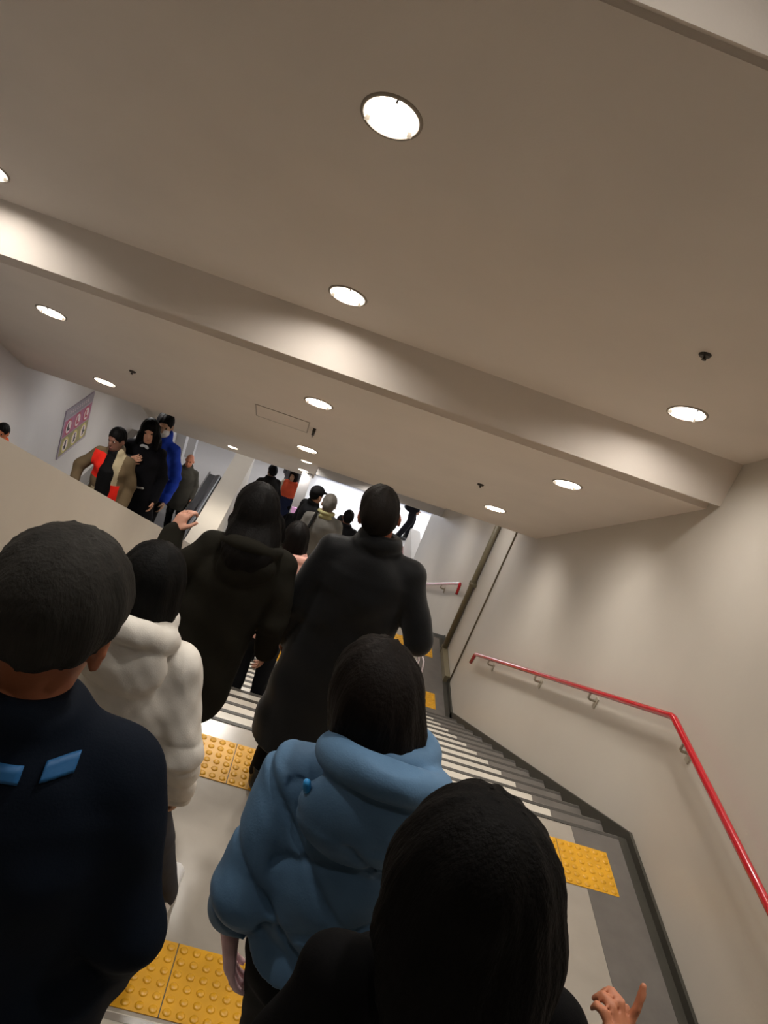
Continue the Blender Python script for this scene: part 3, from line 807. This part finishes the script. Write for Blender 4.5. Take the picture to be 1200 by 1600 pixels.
def make_coat(ctx, col, hem=0.78, width=0.215, depth=0.16, hemw=None, sleeve=(0.064, 0.056, 0.047), collar='plain', quilt=None, fold=0.006, mats=None, paint=None, name='coat', rough=0.85, sheen=0.0,
              front=None, shoulders=None, hang=0.0, extra_prims=None, collar_m=None, hood_m=None, hoodsize=1.0, bumpv=0.10, up=0.0):
    A, lo, hi, b = ctx['A'], ctx['lo'], ctx['hi'], ctx['b']; v = ctx['vox'] if quilt else max(ctx['vox'], 0.0095); hp = ctx['hp']
    m = cloth(col, rough, sheen=sheen, bump=bumpv)
    F = SDF((lo[0]-0.04, lo[1]-0.04, max(lo[2], hem-0.05)), (hi[0]+0.04, hi[1]+0.04, 1.58), v)
    hw = hemw or width
    tab = [(hem, hw*b, depth*1.08, 0, -0.01), (hem + 0.15, (hw*0.7+width*0.3)*b, depth*1.05, 0, -0.01), (1.02, width*0.86*b, depth*0.93, 0, -0.005), (1.25, width*0.87*b, depth*0.95, 0, -0.008),
           (1.33, width*0.80*b, depth*0.86, 0, -0.010), (1.375, width*0.66*b, depth*0.72, 0, -0.012), (1.41, width*0.47*b, depth*0.60, 0, -0.014), (1.445, .078, .080, 0, -.014), (1.475, 0.066, 0.072, 0, -0.014)]
    tab = [t for t in tab if t[0] >= hem]
    F.prof(tab, 0.02)
    for q in A.values():
        F.cone(q['s'] + (0, 0, -0.012), q['e'], sleeve[0], sleeve[1], 0.028); F.cone(q['e'], q['w'] + (q['w']-q['e'])*0.02, sleeve[1], sleeve[2], 0.02)
        F.cone((0.04*np.sign(q['s'][0]), -0.014, 1.415), q['s'] + (0, 0, -0.004), 0.045, sleeve[0]*0.86, 0.025)
    if extra_prims: extra_prims(F)
    if collar == 'stand':
        F.tor((0, -0.008, 1.465 + up), 0.078, 0.026, rx=-0.18, k=0.03); F.tor((0, -0.008, 1.49 + up), 0.072, 0.020, rx=-0.2, k=0.02)
    elif collar == 'plain':
        F.tor((0, -0.010, 1.455 + up), 0.074, 0.024, rx=-0.25, k=0.03)
    elif collar == 'hood':
        h = hoodsize
        F.tor((0, -0.010, 1.455 + up), 0.082, 0.030*h, rx=-0.25, k=0.02)
        F.ell((0, -0.135, 1.375 + up*0.7), (.128*h, .062*h, .105*h), rot(rx=0.12), 0.012)
        F.tor((0, -0.082, 1.445 + up), 0.098*h, 0.034*h, rx=-0.50, k=0.012)
    for q in A.values():                               # open cuffs
        d = q['w'] - q['e']; d /= np.linalg.norm(d)
        pass
    ph = rng.rand(6)*6
    if quilt == 'chevron':
        def qd(X, Y, Z):
            s = Z + 1.0*X + 0.03; w = (s/0.20) % 1.0; d1 = np.minimum(w, 1-w)*0.20*0.75
            s2 = Z - 0.62*X; w2 = (s2/0.165) % 1.0; d2 = np.minimum(w2, 1-w2)*0.165*0.85
            arm = np.abs(X) > 0.165
            d2 = np.where(arm, 1, d2)
            keep = (Z < 1.40)
            g = 0.010*np.exp(-(d1/0.009)**2) + 0.008*np.exp(-(d2/0.009)**2) - 0.006*np.minimum(np.minimum(d1, d2), 0.05)/0.05
            return np.where(keep, g, 0) + 0.0012*np.sin(Z*60 + X*30 + ph[0])*np.sin(Y*40 + X*55 + ph[1])
        F.disp(qd)
    elif quilt == 'bands':
        def qd(X, Y, Z):
            w = (Z/0.105) % 1.0; d1 = np.minimum(w, 1-w)*0.105
            return np.where(Z < 1.15, 0.009*np.exp(-(d1/0.011)**2), 0) + 0.0025*np.sin(Z*70 + X*40 + ph[0])*np.sin(Y*45 + X*60 + ph[1])
        F.disp(qd)
    F.disp(lambda X, Y, Z: fold*(np.sin(X*23 + 6*np.sin(Z*5 + ph[2]) + ph[3])*0.6 + np.sin(Z*31 + X*17 + Y*22 + ph[4])*0.5))
    F.cut((0, 0, hem), (0, 0, -1))
    if front: front(F)
    o = ctx['part'](name, F, [m] + (mats or []))
    if paint:
        for p in o.data.polygons: p.material_index = paint(p.center)
    ctx['coat'] = o
    return o
# ------------------------------------------------------------------ the crowd
# --- man at the left edge of the foreground
def ex_man(c):
    m = mat('jacket_blue_patch', '#1c5f96', 0.6, var=0.1)
    patch_on(c, 0.076, 0.112, 1.402, 1.419, m, 'blue_patch', slant=0.05); patch_on(c, -0.03, 0.052, 1.403, 1.419, m, 'blue_patch', slant=-0.03)
person('grey-haired man in a dark navy jacket with blue patches, closest at the left edge', -0.295, 1.0, -2.353, 1.79, yaw=4, head=(0.045, -16, 4), bob_w=1.09, nape=1.555, build=1.02, skin_c='#a8694a',
       hair='short', hair_c='#2b2926', vox=0.008, trousers='#0b0c10', extra=ex_man,
       coat=dict(col='#0c1420', hem=0.80, width=0.245, depth=0.175, collar='plain', up=-0.012, name='jacket', rough=0.8, fold=0.006, sleeve=(0.070, 0.062, 0.052)))
# --- woman in white behind him
person('woman with black bob hair in a white hooded puffer coat, beside the blue-jacketed woman', -0.315, 2.12, Z1 + 0.007, 1.70, lean=0.085, yaw=-8, head=(0.0, -6, 6), build=0.92, hair='bob', hair_c='#0a0908', shoe='shoe_w', skin_c='#c39a80', vox=0.009,
       trousers='#3a3a3e', legs={'R': (0.17, 0.30, 0.085)}, bob_w=0.95,
       coat=dict(col='#c9c3ba', hem=0.27, width=0.225, hemw=0.235, depth=0.165, collar='hood', quilt='bands', fold=0.004, sleeve=(0.072, 0.068, 0.054), rough=0.7, hoodsize=1.15, up=0.03))
# --- long-haired woman in the dark olive coat
person('long-haired woman in a dark olive hooded coat raising her left hand, ahead of white coat', -0.107, 3.05, Z1 + 0.012, 1.60, yaw=4, head=(-0.075, 0, 4), lean=-0.20, legs={'L': (-0.09, 0.10, 0.085), 'R': (0.08, 0.16, 0.085)}, hair='long', hair_c='#0c0a09', skin_c='#c48f78', vox=0.0065, hairlen=1.41, bob_w=0.95,
       arms={'L': dict(wrist=(-0.335, 0.13, 1.30), pole=(-0.5, -0.1, -1), dir=(0.12, 0.35, 0.9), n=(0.7, 0.6, 0), curl=0.9, side=1),
             'R': dict(wrist=(0.315, 0.05, 0.875), pole=(0.1, -1, 0), curl=0.5)},
       coat=dict(col='#1a1812', hem=0.52, width=0.235, hemw=0.262, depth=0.165, collar='hood', fold=0.008, sleeve=(0.068, 0.060, 0.052), rough=0.9, hoodsize=1.0))
# --- tall man in black
person('short-haired man in a black coat with stand collar in the centre of the stairs', 0.395, 3.17, Z1 + 0.007, 1.72, yaw=-3, head=(-0.085, 3, 2), build=1.08, hair='short', hair_c='#15110e', skin_c='#8f4f35', vox=0.0085, trousers='#0b0a0a',
       legs={'L': (-0.13, 0.05, 0.085), 'R': (0.10, -0.04, 0.085)}, arms={'R': dict(wrist=(0.33, 0.11, 0.99), pole=(0.2, -1, 0), dir=(0.1, 0.3, -1), curl=1.1)},
       coat=dict(col='#070708', hem=0.36, width=0.232, hemw=0.235, depth=0.17, collar='stand', fold=0.005, rough=0.55, sheen=0.1, sleeve=(0.072, 0.062, 0.052)))
# --- woman in blue
def ex_blue(c):
    F = SDF((-0.2, -0.3, 1.3), (0.2, 0.1, 1.5), 0.005); F.cone((-0.135, -0.150, 1.462), (-0.131, -0.150, 1.446), 0.009, 0.009, 0.0); c['part']('toggle', F, mat('toggle_blue', '#2f8fd0', 0.4, var=0))
person('woman with brown bob hair in a blue quilted puffer jacket, before man in black', 0.338, 1.36, -2.522, 1.73, bobz=1.525, yaw=-4, head=(-0.105, 0, 6), lean=0.13, build=0.97, hair='bob', hair_c='#120d0a', skin_c='#efc6ca', vox=0.0065, extra=ex_blue, bob_w=0.92,
       arms={'L': dict(wrist=(-0.235, 0.02, 0.868), pole=(-0.12, -1, 0), curl=0.3, hs=1.3, dir=(0.12, 0.05, -1)), 'R': dict(wrist=(0.24, 0.05, 0.88))},
       trousers='#0a0a0c',
       coat=dict(col='#587795', hem=0.945, width=0.215, hemw=0.215, depth=0.165, collar='hood', quilt='chevron', fold=0.003, sleeve=(0.066, 0.064, 0.050), rough=0.55, name='puffer_jacket', hoodsize=1.08, up=0.05))
# --- woman closest, at the bottom of the picture
person('woman with long black hair in a black coat, closest at the bottom of the picture', 0.395, 0.77, -2.184, 1.57, yaw=2, head=(-0.085, 0, 8), build=0.98, hair='long', hair_c='#0a0807', skin_c='#c07a58', vox=0.0065, hairlen=1.33, bob_w=1.22, taper=0.06,
       arms={'R': dict(wrist=(0.335, 0.055, 1.205), pole=(0.9, -0.4, -1), dir=(0.10, 0.25, 1), n=(-0.5, 0.9, 0), curl=1.0, idx=0.12, side=1)},
       coat=dict(col='#070607', hem=0.55, width=0.225, hemw=0.25, depth=0.165, collar='plain', fold=0.006, sleeve=(0.064,0.056,0.048)))
# --- on the stairs ahead
person('small person with black bob hair in a pink hooded top, between olive and black coats', 0.10, 4.96, -3.704, 1.49, yaw=4, head=(-0.02, 0, 5), hair='bob', hair_c='#0c0908', skin_c='#b8876a', vox=0.011, hands=True, bob_w=0.95,
       coat=dict(col='#d9a698', hem=0.72, width=0.205, collar='hood', fold=0.006, hoodsize=1.0))
def ex_grey(c):
    F = SDF((-0.4, -0.35, 0.6), (0.4, 0.35, 1.6), 0.008)
    pts = [(-0.10, 0.02, 1.47), (-0.115, -0.09, 1.44), (-0.15, -0.168, 1.30), (-0.20, -0.178, 1.10), (-0.235, -0.15, 0.96)]
    for a, b in zip(pts, pts[1:]): F.cone(a, b, 0.017, 0.017, 0.004)
    c['part']('bag_strap', F, cloth('#1b1a18'))
    F = SDF((-0.2, -0.2, 1.3), (0.2, 0.2, 1.6), 0.008); F.tor((0, -0.012, 1.478), 0.086, 0.021, rx=-0.25, k=0.0); F.ell((0, -0.085, 1.445), (0.085, 0.022, 0.03), None, 0.02); c['part']('collar', F, cloth('#a09a6e'))
person('grey-haired man in a grey coat with a beige collar and shoulder strap', 0.385, 8.59, Z2 + 0.005, 1.67, yaw=2, head=(0, 0, 2), build=1.08, hair='short', hair_c='#5f5a53', skin_c='#a67c62', vox=0.011, extra=ex_grey,
       coat=dict(col='#6b6862', hem=0.62, width=0.235, depth=0.165, fold=0.005))
def ex_cap(c):
    hp, HR = c['hp'], c['HR']
    F = SDF(hp((0, 0, 1.6)) - (0.25, 0.25, 0.2), hp((0, 0, 1.6)) + (0.25, 0.25, 0.2), 0.008)
    F.ell(hp((0, -0.008, 1.635)), (.095, .112, .088), HR, 0.01); F.cut(hp((0, 0, 1.605)), HR @ np.array((0, 0, -1))); F.ell(hp((0, 0.125, 1.612)), (.07, .07, .010), HR @ rot(rx=-0.2), 0.01)
    c['part']('cap', F, cloth('#0f0e0f'))
person('person in a dark peaked cap turned to the right, just left of the grey-haired man', 0.27, 10.5, -5.714, 1.63, yaw=-50, hair='short', hair_c='#0c0b0b', skin_c='#93684f', vox=0.012, extra=ex_cap,
       coat=dict(col='#101012', hem=0.6, width=0.22))
# dark-haired people further down
person('dark-haired person in black walking down, left of the peaked cap', 0.17, 11.62, -6.374, 1.58, yaw=10, hair='short', hair_c='#0b0a0a', vox=0.012, skin_c='#99705a', coat=dict(col='#0e0e10', hem=0.7, width=0.22))
person('dark-haired person in a black coat with light brown collar, behind the pink hooded top', -0.02, 7.1, -4.885, 1.44, yaw=-6, hair='bob', hair_c='#0b0a09', vox=0.012, skin_c='#99705a',
       coat=dict(col='#0d0d0f', hem=0.7, width=0.21, hood_m=None, collar='plain'))
person('dark-haired person in black just left of the ear of the man in black', 0.86, 11.55, -6.374, 1.68, yaw=0, hair='short', hair_c='#0c0a0a', vox=0.012, skin_c='#8d5a44', coat=dict(col='#111013', hem=0.6, width=0.225))
def ex_mask(c):
    hp, HR = c['hp'], c['HR']; F = SDF(hp((0, 0.08, 1.52)) - 0.12, hp((0, 0.08, 1.52)) + 0.12, 0.007)
    F.ell(hp((0, 0.052, 1.525)), (.070, .066, .052), HR, 0.0); c['part']('face_mask', F, mat('mask_white', '#d8dade', 0.7, var=0.03))
person('small distant person with a white face mask facing this way, by the bright opening', 0.90, 13.45, Z3, 1.58, yaw=180, hair='short', hair_c='#0b0a0a', vox=0.012, skin_c='#a77c64', extra=ex_mask, coat=dict(col='#16161a', hem=0.7, width=0.22))
# in the hall
person('distant man in a long black coat with an elbow stuck out, near the parapet end', -0.56, 14.42, Z3, 1.72, yaw=30, build=1.1, hair='short', hair_c='#090808', vox=0.012, skin_c='#6e5242',
       arms={'L': dict(wrist=(-0.17, 0.16, 1.02), pole=(-1, -0.4, 0.1), curl=0.8)}, coat=dict(col='#141211', hem=0.5, width=0.235, hemw=0.25))
def paint_or(c): return 1 if c.x > 0.16 else (2 if c.z < 1.12 else 0)
person('distant person in an orange top and navy skirt in the hall below the sign', -0.155, 14.85, Z3, 1.60, yaw=160, hair='bob', hair_c='#140c0a', vox=0.012, skin_c='#b08468',
       coat=dict(col='#d2573a', hem=0.45, width=0.20, mats=[cloth('#cfc4ae'), cloth('#20263f')], paint=paint_or))
person('distant person in dark grey standing beside the grey pillar in the hall', -0.16, 16.6, Z3, 1.60, yaw=0, hair='short', hair_c='#3a3838', vox=0.014, skin_c='#99786a', coat=dict(col='#5b5a5e', hem=0.65, width=0.215))
person('man in dark suit walking across the bright opening, only his lower body showing', 2.56, 17.05, Z3, 1.72, yaw=-80, hair='short', hair_c='#0b0a0a', vox=0.012, skin_c='#a77c64', trousers='#16161c',
       legs={'L': (-0.07, 0.13, 0.085), 'R': (0.07, -0.10, 0.09)}, coat=dict(col='#0e0e14', hem=0.74, width=0.23, hemw=0.24))
# --- coming up on the escalator
def ytrim(c):
    if abs(c.x) < 0.052 and c.y > 0: return 2
    if c.y > 0.0 and 0.052 < -c.x < 0.13 and c.z > 1.10: return 3
    if c.y > 0.0 and 0.052 < c.x < 0.13 and c.z < 1.02: return 3
    if c.y > -0.02 and c.x > 0.05 and 1.12 < c.z < 1.40 and c.x < 0.20: return 1
    if c.y > -0.02 and c.x < -0.045 and c.z < 1.10 and c.x > -0.16: return 1
    return 0
def ex_youth(c):
    F = SDF((-0.2, -0.2, 0.9), (0.2, 0.3, 1.5), 0.009)
    F.prof([(0.95, .125, .155, 0, 0.012), (1.25, .12, .165, 0, 0.006), (1.40, .07, .10, 0, 0.0), (1.46, .062, .075, 0, -.008)]); c['part']('shirt', F, cloth('#0d0c0d'))
person('young person in an open beige and red jacket riding the escalator, foremost in front', -1.80, 7.58, -4.60, 1.58, yaw=172, head=(0.01, -14, 6), hair='short', hair_c='#0a0909', skin_c='#6f4a3c', vox=0.0095, extra=ex_youth, trousers='#0e0d0d',
       arms={'R': dict(wrist=(0.30, 0.18, 0.95), pole=(1, -0.6, 0), curl=0.8)},
       coat=dict(col='#63543f', hem=0.74, width=0.225, depth=0.155, name='jacket', mats=[cloth('#d8281c', 0.7), cloth('#0d0c0d'), cloth('#a5987c')], paint=ytrim, collar='plain', fold=0.007, sleeve=(0.072,0.062,0.05)))
def ex_woman(c):
    F = SDF((-0.2, -0.05, 1.3), (0.2, 0.25, 1.6), 0.007); F.ell((0.022, 0.088, 1.425), (.030, .014, .018), rot(rx=0.4, ry=0.5), 0.0); F.ell((-0.022, 0.088, 1.425), (.030, .014, .018), rot(rx=0.4, ry=-0.5), 0.0); c['part']('collar', F, mat('collar_white', '#bfc4cb', 0.7, var=0.04))
    F = SDF((-0.25, -0.1, 0.9), (0.25, 0.3, 1.1), 0.008); F.cone((-0.02, 0.168, 0.985), (-0.11, 0.155, 0.995), 0.013, 0.013, 0.0); c['part']('belt_buckle', F, mat('buckle_silver', '#c9c9c6', 0.3, metal=0.7, var=0.02))
person('woman with long black hair and white collar in a dark coat on escalator', -1.585, 7.90, -4.60, 1.65, yaw=176, head=(0.02, 12, 4), hair='long', hair_c='#080707', skin_c='#c9967c', vox=0.0085, extra=ex_woman, hairlen=1.36, trousers='#0b0a0b',
       arms={'R': dict(wrist=(0.10, 0.17, 1.26), pole=(1, 0.1, -1), dir=(-0.6, 0.15, 0.35), n=(0, -1, 0.1), curl=0.6, side=1)},
       coat=dict(col='#0f0f14', hem=0.55, width=0.225, hemw=0.24, depth=0.16, collar='plain', fold=0.006))
person('masked person in a bright blue jacket on the escalator, behind the woman in dark coat', -1.545, 8.32, -4.849, 1.87, yaw=165, head=(0, 20, 4), hair='short', hair_c='#0c0a0a', skin_c='#a8846c', vox=0.010, extra=ex_mask, trousers='#0b0b0e',
       coat=dict(col='#1f3fae', hem=0.82, width=0.21, depth=0.16, collar='stand', quilt='bands', fold=0.005, name='jacket', rough=0.6))
person('bald man in a dark grey coat at the foot of the escalator', -1.99, 13.86, Z3 + 0.02, 1.60, yaw=178, hair='bald', skin_c='#b06f52', vox=0.010, trousers='#111112',
       coat=dict(col='#3b3934', hem=0.55, width=0.235, depth=0.165, collar='plain', fold=0.005))
person('child with dark hair in orange at the left edge, half hidden by the parapet', -2.42, 6.36, -3.852, 1.03, yaw=178, hair='short', hair_c='#0c0a0a', skin_c='#b9714e', vox=0.013, coat=dict(col='#b4502c', hem=0.75, width=0.22))
# --- bag at the side of the man in black
bg = empty('shopping_bag', (0.785, 3.30, Z1 + 0.57)); bg.rotation_euler.z = 0.15
tag(bg, 'small red and white paper bag held beside the man in black', 'bag')
MB().prism([(-0.11, 0), (0.11, 0), (0.11, 0.26), (-0.11, 0.26)], -0.04, 0.04).build('bag_body', mat('bag_red', '#c2203c', 0.5, var=0.05), bg)
MB().prism([(-0.111, 0.12), (0.111, 0.12), (0.111, 0.262), (-0.111, 0.262)], -0.041, 0.041).build('white_panel', mat('bag_white', '#e6e2e2', 0.5, var=0.03), bg)
for s_ in (-1, 1): MB().tube([(s_*0.03, -0.05, 0.25), (s_*0.012, -0.04, 0.36), (s_*0.012, 0.04, 0.36), (s_*0.03, 0.05, 0.25)], 0.004, 8).build('bag_handle', M['sg_white'], bg)
